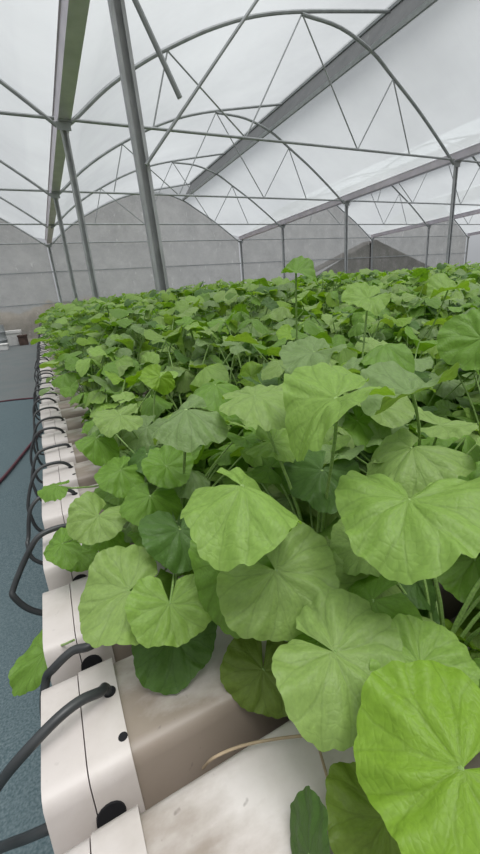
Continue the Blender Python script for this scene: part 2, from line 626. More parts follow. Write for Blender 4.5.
# ridge purlins and vent nets, roof film
for sp_ in (-1, 0, 1, 2):
    x0 = X1 + sp_ * W
    for nm, (px, pz), lab in (('vent_rail', LEFT[-1], 'upper'), ('vent_rail', RIGHT[2], 'lower')):
        o = MB().box((x0 + px - 0.03, YF, ROOF + pz - 0.03 + 0.035), (x0 + px + 0.03, YEND, ROOF + pz + 0.10)).build(nm, M_STEEL2)
        tag(o, f'long grey {lab} edge rail of the roof vent in the {SPAN_NAME[sp_]}', 'rail', 'rails along the roof vents')
    a, b = (x0 + RIGHT[2][0] + 0.035, ROOF + RIGHT[2][1] + 0.1), (x0 + LEFT[-1][0] + 0.02, ROOF + LEFT[-1][1] + 0.005)
    o = mesh_obj('vent_screen', [(a[0], YF, a[1]), (a[0], YEND, a[1]), (b[0], YEND, b[1]), (b[0], YF, b[1])], [(0, 1, 2, 3)], M_VENT)
    tag(o, f'long strip of dark grey netting closing the roof vent in the {SPAN_NAME[sp_]}', 'vent screen', 'vent screens')
    for side, pts in (('left', LEFT), ('right', RIGHT[2:])):
        pr = profile(pts, x0, 0.045, 6)
        if side == 'left':
            pr = [(x0 + 0.16, ROOF + 0.15)] + [q for q in pr if q[1] > ROOF + 0.22]
        else:
            pr = [q for q in pr if q[1] > ROOF + 0.22] + [(x0 + W - 0.09, ROOF + 0.15)]
        ys = np.linspace(YF, YEND, 61)
        v, f = [], []
        ph = random.random() * 6
        for yy in ys:
            sag = math.sin(math.pi * (((yy - YS[0]) / 4.2) % 1.0))
            for i, (px, pz) in enumerate(pr):
                e = math.sin(math.pi * i / (len(pr) - 1))
                v.append((px, yy, pz + 0.02 + e * (0.025 * sag + 0.008 * math.sin(yy * 5 + i * 0.7 + ph))))
        n = len(pr)
        for j in range(len(ys) - 1):
            for i in range(n - 1):
                f.append((j * n + i, j * n + i + 1, (j + 1) * n + i + 1, (j + 1) * n + i))
        o = mesh_obj('ceiling', v, f, M_FILM, None, True)
        tag(o, f'milky white plastic roof film, {side} slope of the {SPAN_NAME[sp_]}', 'roof film', kind='structure')

# ------------------------------------------------------------------ back wall, floor, outside
v, f = [], []
for sp_ in (-1, 0, 1, 2):
    x0 = X1 + sp_ * W
    arch = [p for p in LEFT[:10]] + [p for p in RIGHT[1:]]
    pr = profile(arch, x0, 0.0, 4)
    b = len(v)
    for px, pz in pr:
        v += [(px, YB, 0.0), (px, YB, pz)]
    for i in range(len(pr) - 1):
        f.append((b + 2 * i, b + 2 * i + 2, b + 2 * i + 3, b + 2 * i + 1))
o = mesh_obj('wall_back', v, f, M_NET)
tag(o, 'dusty grey insect net wall with arched tops at the far end', 'net wall', kind='structure')
v, f = [], []
for sp_ in (-1, 0, 1, 2):
    x0 = X1 + sp_ * W
    lo = profile(RIGHT[:3], x0, 0.0, 4)
    hi = profile(LEFT[9:], x0, 0.0, 4)
    ring = lo + list(reversed(hi))
    b = len(v)
    v += [(p, YB, q) for p, q in ring]
    f.append(tuple(range(b, b + len(ring))))
o = mesh_obj('wall_back_upper', v, f, M_FILM)
tag(o, 'milky film gables above the net wall', 'gable film', kind='structure')
for i, z in enumerate((1.62, 2.95)):
    o = MB().box((X1 - W, YB - 0.035, z - 0.025), (X1 + 3 * W, YB - 0.005, z + 0.018)).build('wall_rail', M_STEEL2)
    tag(o, f'{("lower", "upper")[i]} horizontal steel rail across the net back wall', 'rail', 'rails on the back wall')

o = mesh_obj('floor', [(-9, -1.5, 0), (31, -1.5, 0), (31, YB, 0), (-9, YB, 0)], [(0, 1, 2, 3)], M_FLOOR)
tag(o, 'grey aisle floor', 'floor', kind='structure')
edge = at_z(0, 402, 0).y
v, f = [], []
nx, ny = 30, 40
for j in range(ny):
    for i in range(nx):
        x = -4.2 + 5.4 * i / (nx - 1)
        y = -1.2 + (edge + 1.2 + 0.05 * math.sin(3 * x)) * j / (ny - 1)
        v.append((x, y, 0.008 + 0.003 * math.sin(5 * x + 2 * y) * math.sin(4 * y)))
for j in range(ny - 1):
    for i in range(nx - 1):
        f.append((j * nx + i, j * nx + i + 1, (j + 1) * nx + i + 1, (j + 1) * nx + i))
o = mesh_obj('ground_cover', v, f, M_MAT, None, True)
tag(o, 'teal woven ground cover sheet on the aisle floor', 'ground cover')
o = mesh_obj('ground', [(-80, -60, -0.06), (120, -60, -0.06), (120, 140, -0.06), (-80, 140, -0.06)], [(0, 1, 2, 3)], M_GROUND)
tag(o, 'bare ground outside the greenhouse', 'ground', kind='structure')

# brushwood growing outside, one mass seen only through the net
v, f = [], []
nx, nz = 150, 9
for j in range(nz):
    for i in range(nx):
        x = -14 + 62 * i / (nx - 1)
        hgt = 1.5 + 0.25 * math.sin(x * 0.7) + 0.15 * math.sin(x * 2.3 + 1) + 0.2 * random.random()
        a = math.pi * j / (nz - 1)
        r = 0.85 + 0.3 * random.random()
        v.append((x, 26 - 1.2 * math.cos(a) * r, -0.05 + max(0, hgt * math.sin(a) ** 0.6 * (0.9 + 0.2 * random.random()))))
for j in range(nz - 1):
    for i in range(nx - 1):
        f.append((j * nx + i, j * nx + i + 1, (j + 1) * nx + i + 1, (j + 1) * nx + i))
o = mesh_obj('brushwood', v, f, M_HEDGE, None, True)
tag(o, 'dull brown green brushwood outside the back net', 'brushwood', kind='stuff')

sh = empty('shed', (0, 0, 0))
tag(sh, 'dark gabled shed outside, seen through the right part of the net wall', 'shed')
YSH = 23.2
a, b, c = at_y(316, 272, YSH), at_y(375, 241, YSH), at_y(434, 270, YSH)
bw, ew = a.x + 0.4, c.x - 0.4
ez = min(a.z, c.z)
mb = MB()
mb.v = [(bw, YSH + 0.1, 0), (ew, YSH + 0.1, 0), (ew, YSH + 0.1, ez), (b.x, YSH + 0.1, b.z - 0.08), (bw, YSH + 0.1, ez),
        (bw, YSH + 1.1, 0), (ew, YSH + 1.1, 0), (ew, YSH + 1.1, ez), (b.x, YSH + 1.1, b.z - 0.08), (bw, YSH + 1.1, ez)]
mb.f = [(0, 1, 2, 3, 4), (9, 8, 7, 6, 5), (0, 5, 6, 1), (1, 6, 7, 2), (2, 7, 8, 3), (3, 8, 9, 4), (4, 9, 5, 0)]
mb.build('shed_wall', M_SHED, sh)
for p, q in ((a, b), (b, c)):
    mb = MB()
    mb.v = [(p.x, y, p.z + dz) if e == 0 else (q.x, y, q.z + dz) for y in (YSH - 0.1, YSH + 1.3) for e in (0, 1) for dz in (0, 0.08)]
    mb.f = [(0, 2, 3, 1), (4, 5, 7, 6), (0, 1, 5, 4), (2, 6, 7, 3), (1, 3, 7, 5), (0, 4, 6, 2)]
    mb.build('shed_roof', M_SHEDW, sh)

# far clutter at the end of the aisle
def crate(x, y, w, d, h, label, mat=M_WHITE, lid=True):
    r = empty('storage_box', (x, y, 0))
    tag(r, label, 'box', 'boxes at the far end of the aisle')
    t = 0.04
    MB().box((-w / 2, -d / 2, 0), (w / 2, d / 2, h * 0.8)).build('box_body', mat, r, bevel=0.012)
    if lid:
        MB().box((-w / 2 - 0.02, -d / 2 - 0.02, h * 0.8 + 0.001), (w / 2 + 0.02, d / 2 + 0.02, h)).build('lid', mat, r, bevel=0.012)
    return r


crate(at_y(15, 341, 19.4).x, 19.4, 0.62, 0.5, 0.62, 'white lidded box standing at the far end of the aisle')
crate(at_y(23.5, 341, 18.9).x, 18.9, 0.34, 0.4, 0.42, 'dark brown box beside the white lidded box at the aisle end', M_BROWN)
crate(at_y(1, 348, 17.5).x, 17.5, 0.5, 0.6, 0.22, 'low white box in front at the left frame edge, far down the aisle')
dr = empty('drum', (at_y(0, 340, 18.6).x, 18.6, 0))
tag(dr, 'dark grey drum at the left frame edge at the aisle end', 'drum')
mb = MB()
prof = [(0.24, 0), (0.26, 0.02), (0.26, 0.28), (0.275, 0.3), (0.26, 0.32), (0.26, 0.6), (0.275, 0.62), (0.26, 0.64), (0.26, 0.9), (0.0, 0.9)]
for r_, z_ in prof:
    for i in range(20):
        mb.v.append((r_ * math.cos(i * math.pi / 10), r_ * math.sin(i * math.pi / 10), z_))
for j in range(len(prof) - 1):
    for i in range(20):
        i2 = (i + 1) % 20
        mb.f.append((j * 20 + i, j * 20 + i2, (j + 1) * 20 + i2, (j + 1) * 20 + i))
mb.build('drum_body', M_STEEL2, dr, True)
MB().tube([(0.1, 0.05, 0.9), (0.1, 0.05, 0.93)], 0.035, 10).build('bung', M_RUBBER, dr)

# ------------------------------------------------------------------ trough bed
PITCH_Y = 0.2
N_TROUGH = 96
XL, XR = -0.102, 6.1


SLOTS = [k for k in range(110) if all(abs(0.243 + PITCH_Y * k - 0.064 - y) > 0.09 for y in YS)]


def far_edge(i):
    return 0.243 + PITCH_Y * SLOTS[i - 1] + (0.018 if i == 1 else 0.0)


TW, TH = 0.128, 0.088     # top width, height


def t_prof(grow=0.0, drop=0.0):
    h = TW / 2 + grow
    arc = [(h + 0.0055, -0.020 + grow), (h + 0.0025, -0.009 + grow), (h - 0.004, -0.0028 + grow), (h - 0.014, grow)]
    return [(-h - 0.024, -TH)] + [(-a, b) for a, b in arc] + arc[::-1] + [(h + 0.024, -TH)]


def disc(cx, cyy, z, r, n=18):
    v = [(cx + r * math.cos(2 * math.pi * k / n), cyy + r * math.sin(2 * math.pi * k / n), z) for k in range(n)]
    return v, [tuple(range(n))]


def make_trough(length):
    root = empty('grow_trough')
    # channel body with a soft rounded shoulder
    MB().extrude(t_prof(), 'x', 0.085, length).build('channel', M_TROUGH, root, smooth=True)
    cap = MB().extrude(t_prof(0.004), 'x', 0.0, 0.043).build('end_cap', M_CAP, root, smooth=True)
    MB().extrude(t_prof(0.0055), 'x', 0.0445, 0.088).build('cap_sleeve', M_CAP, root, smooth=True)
    gm = MB()
    gm.tube([(0.078, 0.014, 0.004), (0.078, 0.014, 0.0066)], 0.0075, 14).build('hose_grommet', M_HOLE, root)
    MB().tube([(0.083, -0.047, 0.003), (0.083, -0.047, 0.0058)], 0.0052, 14).build('drain_hole', M_HOLE, root)
    MB().tube([(0.056, -0.0785, -0.0452), (0.056, -0.0850, -0.0436)], 0.015, 18).build('overflow_plug', M_HOLE, root)
    return root


proto = make_trough(XR - XL)
troughs = []
JIT = {1: -0.004, 2: 0.0, 3: 0.002, 4: 0.004, 5: 0.003, 6: 0.006, 7: 0.014, 8: 0.004, 9: 0.012, 10: 0.0}
for i in range(1, N_TROUGH + 1):
    if i == 1:
        t = proto
    else:
        t = proto.copy()
        COL.objects.link(t)
        for ch in proto.children:
            cc = ch.copy()
            COL.objects.link(cc)
            cc.parent = t
    jx = JIT.get(i, random.uniform(-0.012, 0.012))
    t.location = (XL + jx, far_edge(i) - TW / 2, BED + random.uniform(-0.002, 0.002) - 0.0055)
    troughs.append(t)
    if i <= 12:
        tag(t, f'white plastic growing trough, {ordinal(i)} from the camera along the bed edge', 'trough', 'growing troughs')
    else:
        tag(t, 'white plastic growing trough in the far stretch beyond the twelfth', 'trough', 'growing troughs in the far stretch')

bench = empty('trough_bench', (0, 0, 0))
tag(bench, 'grey steel bench frame carrying the white troughs', 'bench')
zt = BED - TH - 0.0055 - 0.0025
for x in (0.12, 2.1, 4.1, 5.9):
    MB().box((x - 0.02, 0.05, zt - 0.05), (x + 0.02, 20.0, zt)).build('bench_rail', M_STEEL, bench)
    for y in np.arange(0.3, 20, 2.45):
        MB().box((x - 0.018, y - 0.018, 0.0), (x + 0.018, y + 0.018, zt - 0.0505)).build('leg', M_STEEL, bench)

# supply pipe under the edge and one black hose per trough
o = MB().tube([(0.04, 0.06, 0.56), (0.04, 20.0, 0.56)], 0.016, 12).build('supply_pipe', M_RUBBER, None, True)
tag(o, 'black supply pipe running under the bed edge', 'pipe')


def hose(i, pts, label, group='black feed hoses along the bed edge', r=0.0058):
    h = MB().tube(catmull(pts, 7), r if i < 5 else r * 0.82, 10).build('feed_hose', M_RUBBER, None, True)
    tag(h, label, 'hose', group)


for i in range(1, N_TROUGH + 1):
    t = troughs[i - 1].location
    hx, hy = t.x + 0.078, t.y + 0.014
    top = BED
    if i == 1:
        q0, q1 = at_z(52, 827, 0.662), at_z(26, 838, 0.635)
        p = [(0.04, q0.y + 0.02, 0.578), (-0.03, q0.y + 0.015, 0.60), (-0.085, q0.y + 0.008, 0.64), q0, q1, at_z(0, 848, 0.595), at_z(-40, 868, 0.50), (-0.36, 0.22, 0.25), (-0.38, 0.22, 0.015)]
        hose(i, p, 'black hose leaving under the nearest end cap at the bottom left corner')
        continue
    if i == 2:
        p = [(hx + 0.001, hy, top - 0.012), (hx - 0.004, hy, top + 0.010), at_z(100, 692, top + 0.020), at_z(80, 701, top + 0.030), at_z(55, 721, top + 0.03), at_z(20, 758, top + 0.012), at_z(0, 783, top - 0.02), at_z(-26, 822, top - 0.08), at_z(-60, 885, top - 0.2), (-0.33, 0.2, 0.3), (-0.36, 0.2, 0.015)]
        hose(i, p, 'thick black hose arching out of the second trough and off the left frame edge')
        continue
    if i == 3:
        p = [(hx + 0.001, hy, top - 0.012), (hx - 0.004, hy, top + 0.010), at_z(96, 638, top + 0.022), at_z(72, 651, top + 0.02), at_z(54, 668, top + 0.006), at_z(46, 680, top - 0.012), (-0.108, 0.447, top - 0.05), (-0.104, 0.43, top - 0.10), (-0.06, 0.42, top - 0.16), (0.04, 0.42, top - 0.18)]
        hose(i, p, 'black hose from the third trough dipping behind the second end cap')
        continue
    near = i <= 10
    w = random.uniform(0.032, 0.055) if i != 4 else 0.062
    sgn = -1
    rise = random.uniform(0.016, 0.034)
    dy = random.uniform(0.02, 0.07)
    low = random.uniform(0.10, 0.17)
    p = [(hx + 0.001, hy, top - 0.012), (hx - 0.004, hy, top + 0.010), (hx - 0.03, hy - 0.1 * dy, top + rise), (hx - 0.075, hy - 0.3 * dy, top + rise), (t.x - 0.025, hy - 0.6 * dy, top + 0.004),
         (t.x - w, hy - dy, top - 0.05), (t.x - w - 0.004, hy - 1.3 * dy, top - 0.6 * low), (t.x - 0.035, hy - 1.5 * dy, top - low), (t.x + 0.05, hy - 1.5 * dy, 0.58), (0.04, hy - 1.5 * dy, 0.572)]
    lab = f'black hose looping out of the {ordinal(i)} trough from the camera' if i <= 12 else 'black hose looping from a trough in the far stretch beyond the twelfth'
    hose(i, p, lab, 'black feed hoses along the bed edge' if i <= 12 else 'black feed hoses in the far stretch')

# dark red hoses on the aisle floor
for pts, lab in (([(-2.6, 6.2, 0.018), (-1.4, 6.45, 0.018), (-0.8, 6.52, 0.018), (-0.42, 6.4, 0.018), (-0.1, 6.2, 0.018), (0.3, 6.1, 0.018)], 'dark red hose crossing the aisle floor, the farther of the two'),
                 ([(-1.1, 2.2, 0.026), (-0.72, 2.8, 0.026), (-0.55, 3.17, 0.026), (-0.34, 4.03, 0.026), (-0.2, 4.5, 0.026), (0.3, 5.0, 0.026)], 'dark red hose on the aisle floor slanting under the bed, the nearer of the two')):
    o = MB().tube(catmull(pts, 8), 0.012, 8).build('floor_hose', M_REDHOSE, None, True)
    tag(o, lab, 'hose', 'red hoses on the floor')

# dried stalks lying over the nearest troughs
o = MB().tube(catmull([at_z(203, 768, BED - 0.03), at_z(215, 757, BED + 0.002), at_z(245, 745, BED + 0.004), at_z(290, 737, BED + 0.004), at_z(345, 733, BED + 0.006)], 6), 0.0015, 6).build('dried_stalk', M_STEMB, None, True)
tag(o, 'thin pale dried stalk lying across the gap beside the nearest trough', 'stalk')
o = MB().tube(catmull([at_z(306, 710, BED + 0.01), at_z(318, 745, BED + 0.003), at_z(332, 795, BED + 0.003), at_z(352, 870, BED + 0.003)], 6), 0.0014, 6).build('dried_stalk', M_STEMB, None, True)
tag(o, 'thin dark dried stalk lying lengthwise over the nearest trough', 'stalk')


# ------------------------------------------------------------------ leaves
def leaf_geom(nr, nphi, seed, gap=0.35, cup=-0.12, fold=0.0, puff=0.05, ripple=0.08, scallop=0.02, long=0.0, bends=()):
    r_ = random.Random(seed)
    pm = math.pi - gap
    nv = 8
    d = 2 * pm / nv
    ph = [r_.uniform(0, 6.28) for _ in range(4)]
    v, uv, f = [(0, 0, 0)], [(0.0, 0.0)], []
    for j in range(1, nr + 1):
        rr = (j / nr) ** 0.9
        for i in range(nphi + 1):
            phi = -pm + 2 * pm * i / nphi
            a = abs(phi)
            R = 0.93 + 0.09 * math.sin(phi) ** 2 + long * max(0, math.cos(phi)) ** 2
            if a > 2.0:
                R *= 1 - 0.30 * ((a - 2.0) / (pm - 2.0)) ** 2
            R *= 1 + 0.05 * math.sin(2 * phi + ph[0]) + 0.035 * math.sin(3 * phi + ph[1]) + 0.025 * math.cos(7 * phi + ph[2])
            if scallop:
                R *= 1 + scallop * (abs(math.sin(13 * phi + 0.3)) ** 0.7 - 0.6) * rr ** 3
            x, y = R * rr * math.sin(phi), R * rr * math.cos(phi)
            z = cup * rr * rr
            z += fold * (math.sqrt(x * x + 0.01) - 0.1)
            fv = abs((phi / d + 0.12 * math.sin(2.1 * rr * 3 + ph[0]) + 0.5) % 1.0 - 0.5)
            mv = abs(fv - 0.45 * max(0, rr - 0.38))
            z += puff * rr * ((mv / 0.25) ** 0.7 - 0.6) * (1.0 + 0.5 * math.sin(4 * phi + ph[3]))
            z += 0.05 * rr * math.sin(9 * x + ph[1]) * math.sin(8 * y + ph[2])
            z += ripple * rr ** 2.5 * (math.sin(3 * phi + ph[2]) + 0.5 * math.sin(5 * phi + ph[3]))
            for ba, bk in bends:      # the blade curls over across this direction
                q = x * math.cos(ba) + y * math.sin(ba)
                z -= bk * q * q * (1.25 if q > 0 else 0.5)
            v.append((x, y, z))
            uv.append((phi / d, rr))
    n1 = nphi + 1
    for i in range(nphi):
        f.append((0, 1 + i + 1, 1 + i))
    for j in range(nr - 1):
        for i in range(nphi):
            a = 1 + j * n1 + i
            f.append((a, a + 1, a + 1 + n1, a + n1))
    return np.array(v, dtype=np.float64), np.array(uv), f


def leaf_mesh(name, geom, tone=(1, 1, 1)):
    v, uv, f = geom
    me = bpy.data.meshes.new(name)
    me.from_pydata(v.tolist(), [], f)
    me.materials.append(M_LEAF)
    me.polygons.foreach_set('use_smooth', [True] * len(me.polygons))
    add_uv(me, uv)
    add_tone(me, tone)
    me.update()
    return me




def hi_geom(seed, **kw):
    r_ = random.Random(seed)
    p = dict(gap=r_.uniform(0.10, 0.42), cup=r_.uniform(-0.22, 0.05), fold=r_.choice([0.1, 0.3, 0.45, -0.35, 0.6, -0.5]), puff=0.05,
             ripple=r_.uniform(0.06, 0.12), scallop=0.034, long=r_.uniform(-0.04, 0.12),
             bends=[(r_.uniform(0, 6.28), r_.uniform(0.15, 0.55))])
    p.update(kw)
    return leaf_geom(10, 92, seed, **p)


HI = [leaf_mesh('leaf', hi_geom(100 + s)) for s in range(18)]


def small_geom(nr, nphi, seed):
    r_ = random.Random(seed)
    return leaf_geom(nr, nphi, seed, gap=0.28, cup=r_.uniform(-0.25, 0.05), fold=r_.choice([0, 0.2, 0.35, -0.2]), puff=0.0, ripple=0.10, scallop=0.0,
                     bends=[(r_.uniform(0, 6.28), r_.uniform(0.1, 0.45))])


MID = [small_geom(3, 24, 200 + s) for s in range(10)]
LOW = [small_geom(2, 11, 300 + s) for s in range(8)]

TONES = {
    'mid': (0.155, 0.285, 0.045), 'pale': (0.245, 0.360, 0.105), 'bright': (0.230, 0.365, 0.080),
    'yellow': (0.200, 0.340, 0.035), 'dark': (0.085, 0.170, 0.038), 'grey': (0.195, 0.290, 0.108), 'olive': (0.170, 0.250, 0.045),
}


def pick_tone(r_):
    t = r_.choices(['mid', 'pale', 'bright', 'yellow', 'dark', 'grey'], [5, 4, 3, 1, 2, 3])[0]
    k = r_.uniform(0.85, 1.15)
    return tuple(c * k for c in TONES[t])


def frame(n, tipdir):
    n = n.normalized()
    t = (tipdir - n * tipdir.dot(n)).normalized()
    return t.cross(n), t, n      # x, y(tip), z(normal)


def ztop(x, y):
    """height of the canopy surface above the floor"""
    z = CAMZ - 0.15
    z += 0.17 * min(1, max(0, (y - 0.35) / 1.5))
    z += 0.06 * min(1, max(0, (y - 1.9) / 2.0))
    z += 0.055 * min(1, max(0, (y - 0.9) / 1.0)) * min(1, max(0, (x - 0.5) / 0.8)) * max(0.3, 1 - max(0, y - 4) / 8)
    e = min(1, max(0, (x - XL - 0.05) / 0.42))
    z -= 0.26 * (1 - e) ** 1.4
    return z


def petiole_pts(base, j, n, droop=0.0):
    base, j = Vector(base), Vector(j)
    h = (j - base)
    up = Vector((0, 0, max(0.06, h.length * 0.45)))
    p1 = base + up
    p2 = j - n.normalized() * h.length * 0.15 - Vector((h.x, h.y, 0)) * 0.25 + Vector((0, 0, -0.01))
    out = []
    for k in range(9):
        t = k / 8
        out.append(base * (1 - t) ** 3 + p1 * 3 * t * (1 - t) ** 2 + p2 * 3 * t * t * (1 - t) + j * t ** 3)
    return out


# --- hand placed leaves: junction px (u,v), radius px, real radius, tip angle in picture (clockwise from right), normal (right, up, to viewer), mesh variant, tone
HERO = [
    (461, 770, 101, 0.066, 150, (0.05, 0.4, 0.92), 0, 'yellow'),
    (334, 652, 68, 0.06, 48, (0.1, 0.62, 0.78), 1, 'pale'),
    (409, 500, 73, 0.066, 95, (0, 0.85, 0.52), 2, 'bright'),
    (412, 448, 52, 0.06, 110, (-0.1, 0.85, 0.5), 3, 'pale'),
    (336, 398, 64, 0.064, 158, (-0.25, 0.88, 0.42), 4, 'bright'),
    (242, 486, 66, 0.06, 60, (0.1, 0.88, 0.46), 5, 'bright'),
    (276, 571, 60, 0.062, 50, (0.10, 0.25, 0.96), 6, 'pale'),
    (238, 566, 52, 0.058, 135, (-0.15, 0.45, 0.88), 7, 'mid'),
    (263, 670, 41, 0.050, 92, (0.00, 0.05, 1.00), 8, 'olive'),
    (170, 604, 40, 0.045, 88, (0.0, 0.4, 0.9), 9, 'bright'),
    (128, 591, 50, 0.06, 150, (-0.1, 0.55, 0.8), 1, 'pale'),
    (174, 638, 42, 0.054, 95, (0.05, 0.35, 0.93), 7, 'dark'),
    (186, 410, 42, 0.052, 135, (-0.2, 0.8, 0.55), 3, 'grey'),
    (254, 396, 46, 0.058, 12, (0.00, 0.93, 0.36), 4, 'pale'),
    (314, 352, 36, 0.056, 130, (-0.1, 0.88, 0.45), 5, 'grey'),
    (482, 338, 36, 0.062, 165, (-0.1, 0.5, 0.86), 2, 'mid'),
    (412, 393, 50, 0.062, 160, (-0.25, 0.93, 0.28), 6, 'grey'),
    (160, 377, 17, 0.036, 120, (0.25, 0.3, 0.92), 8, 'yellow'),
    (244, 438, 24, 0.036, 80, (0.00, 0.93, 0.36), 9, 'mid'),
    (272, 442, 30, 0.042, 20, (0.20, 0.75, 0.62), 3, 'bright'),
    (150, 496, 30, 0.044, 100, (-0.05, 0.50, 0.86), 1, 'mid'),
    (166, 466, 27, 0.042, 60, (0.10, 0.60, 0.80), 2, 'mid'),
    (309, 856, 54, 0.042, 268, (-0.97, 0.1, 0.22), 8, 'dark'),
    (420, 664, 50, 0.043, 275, (0.25, 0.25, 0.92), 4, 'bright'),
    (98, 516, 30, 0.046, 110, (-0.10, 0.50, 0.86), 6, 'pale'),
    (62, 544, 22, 0.036, 130, (-0.40, 0.50, 0.76), 5, 'mid'),
    (56, 486, 17, 0.030, 140, (-0.30, 0.80, 0.35), 9, 'mid'),
    (296, 272, 22, 0.046, 15, (0, 0.86, 0.5), 0, 'mid'),
    (368, 298, 25, 0.05, 170, (0, 0.85, 0.52), 7, 'bright'),
    (180, 530, 38, 0.050, 85, (0.05, 0.45, 0.88), 0, 'dark'),
    (388, 818, 60, 0.05, 90, (0.1, 0.3, 0.95), 2, 'olive'),
    (96, 438, 22, 0.040, 130, (-0.20, 0.60, 0.77), 3, 'mid'),
    (120, 415, 26, 0.048, 150, (-0.10, 0.75, 0.65), 1, 'pale'),
    (474, 560, 46, 0.056, 120, (0.10, 0.50, 0.86), 5, 'mid'),
    (322, 470, 40, 0.054, 110, (0.00, 0.50, 0.86), 7, 'dark'),
    (384, 345, 30, 0.054, 175, (0.00, 0.88, 0.47), 4, 'mid'),
    (448, 290, 22, 0.056, 190, (0.00, 0.88, 0.47), 6, 'bright'),
    (440, 425, 34, 0.05, 30, (0.1, 0.88, 0.47), 9, 'pale'),
    (215, 385, 30, 0.048, 120, (-0.1, 0.8, 0.6), 2, 'mid'),
    (120, 470, 26, 0.044, 120, (-0.1, 0.6, 0.8), 0, 'mid'),
    (76, 552, 20, 0.036, 100, (-0.2, 0.4, 0.9), 2, 'mid'),
]

# picture line left of which no foliage shows (v, u)
LIM = [(290, 34), (340, 40), (380, 48), (400, 72), (430, 80), (450, 100), (470, 98), (490, 92), (520, 74), (560, 70), (600, 80), (640, 138), (680, 228), (715, 300), (740, 340), (860, 352)]


def lim_u(v):
    if v <= LIM[0][0]:
        return LIM[0][1]
    for (v0, u0), (v1, u1) in zip(LIM, LIM[1:]):
        if v0 <= v <= v1:
            return u0 + (u1 - u0) * (v - v0) / (v1 - v0)
    return LIM[-1][1]


HP = {0: dict(gap=0.22, fold=0.1, bends=[(-1.9, 0.16)], cup=-0.05), 1: dict(gap=0.15, fold=0.25, bends=[(0.6, 0.4)]),
      2: dict(gap=0.32, fold=0.30, bends=[(1.57, 0.28), (-0.2, 0.18)], cup=-0.12), 3: dict(gap=0.35, fold=-0.3, bends=[(1.2, 0.4)], ripple=0.14),
      4: dict(gap=0.3, fold=0.5, bends=[(2.0, 0.5)]), 5: dict(gap=0.3, fold=-0.6, bends=[(2.4, 0.45)], ripple=0.12),
      12: dict(gap=0.35, fold=-0.3, bends=[(1.0, 0.5)], ripple=0.14), 13: dict(fold=0.3, bends=[(0.5, 0.4)]),
      23: dict(gap=0.2, fold=0.1, bends=[(1.57, 0.1)]), 30: dict(bends=[(1.57, 0.1)]), 22: dict(bends=[], fold=0.0, cup=0.0, ripple=0.04, puff=0.03),
      6: dict(gap=0.28, fold=0.1, bends=[(0.8, 0.15)], cup=-0.1), 8: dict(gap=0.1, fold=0.0, bends=[], cup=-0.2, puff=0.08),
      9: dict(gap=0.32, fold=0.15, bends=[(1.57, 0.2)]), 10: dict(gap=0.3, fold=0.1, bends=[(1.57, 0.12)])}
heroes = []
for (u, v, rp, R, ang, n, var, tone) in HERO:
    d = F_PX * R / rp
    J = at_depth(u, v, d)
    nn = (RT * n[0] + UP * n[1] - ray(u, v).normalized() * n[2]).normalized()
    a = math.radians(ang)
    td = RT * math.cos(a) - UP * math.sin(a)
    heroes.append(dict(mesh=leaf_mesh('leaf', hi_geom(500 + len(heroes), **{'puff': 0.085, **HP.get(len(heroes), {})})), J=J, R=R, n=nn, t=td, var=var, tone=TONES[tone], u=u, v=v, rp=rp, d=d))

# planting places
holes = []
POSTX = X1
for i in range(1, N_TROUGH + 1):
    yc = far_edge(i) - TW / 2
    x0 = 0.30 if i <= 2 else (0.16 if i <= 4 else (0.10 if i <= 9 else 0.15))
    j = 0
    x = x0
    while x < XR - 0.15:
        holes.append(dict(i=i, j=j + 1, x=x + random.uniform(-0.02, 0.02), y=yc, leaves=[]))
        x += 0.19
        j += 1


def in_view(x, y, m=60):
    u, v, d = proj((x, y, CAMZ - 0.1))
    return d > 0.1 and -m < u < 480 + m


nearset = [h for h in holes if h['y'] < 1.75 and (in_view(h['x'], h['y'], 110) and h['x'] < 2.6)]
restset = [h for h in holes if h['y'] >= 1.75 and in_view(h['x'], h['y'], 30)]

for h_ in heroes:
    best = min(nearset, key=lambda q: math.hypot(q['x'] - h_['J'].x - (0.05 if h_['J'].x < 0.3 else 0), q['y'] - h_['J'].y - 0.03) + 0.012 * len(q['leaves']))
    best['leaves'].append(h_)
    h_['own'] = True

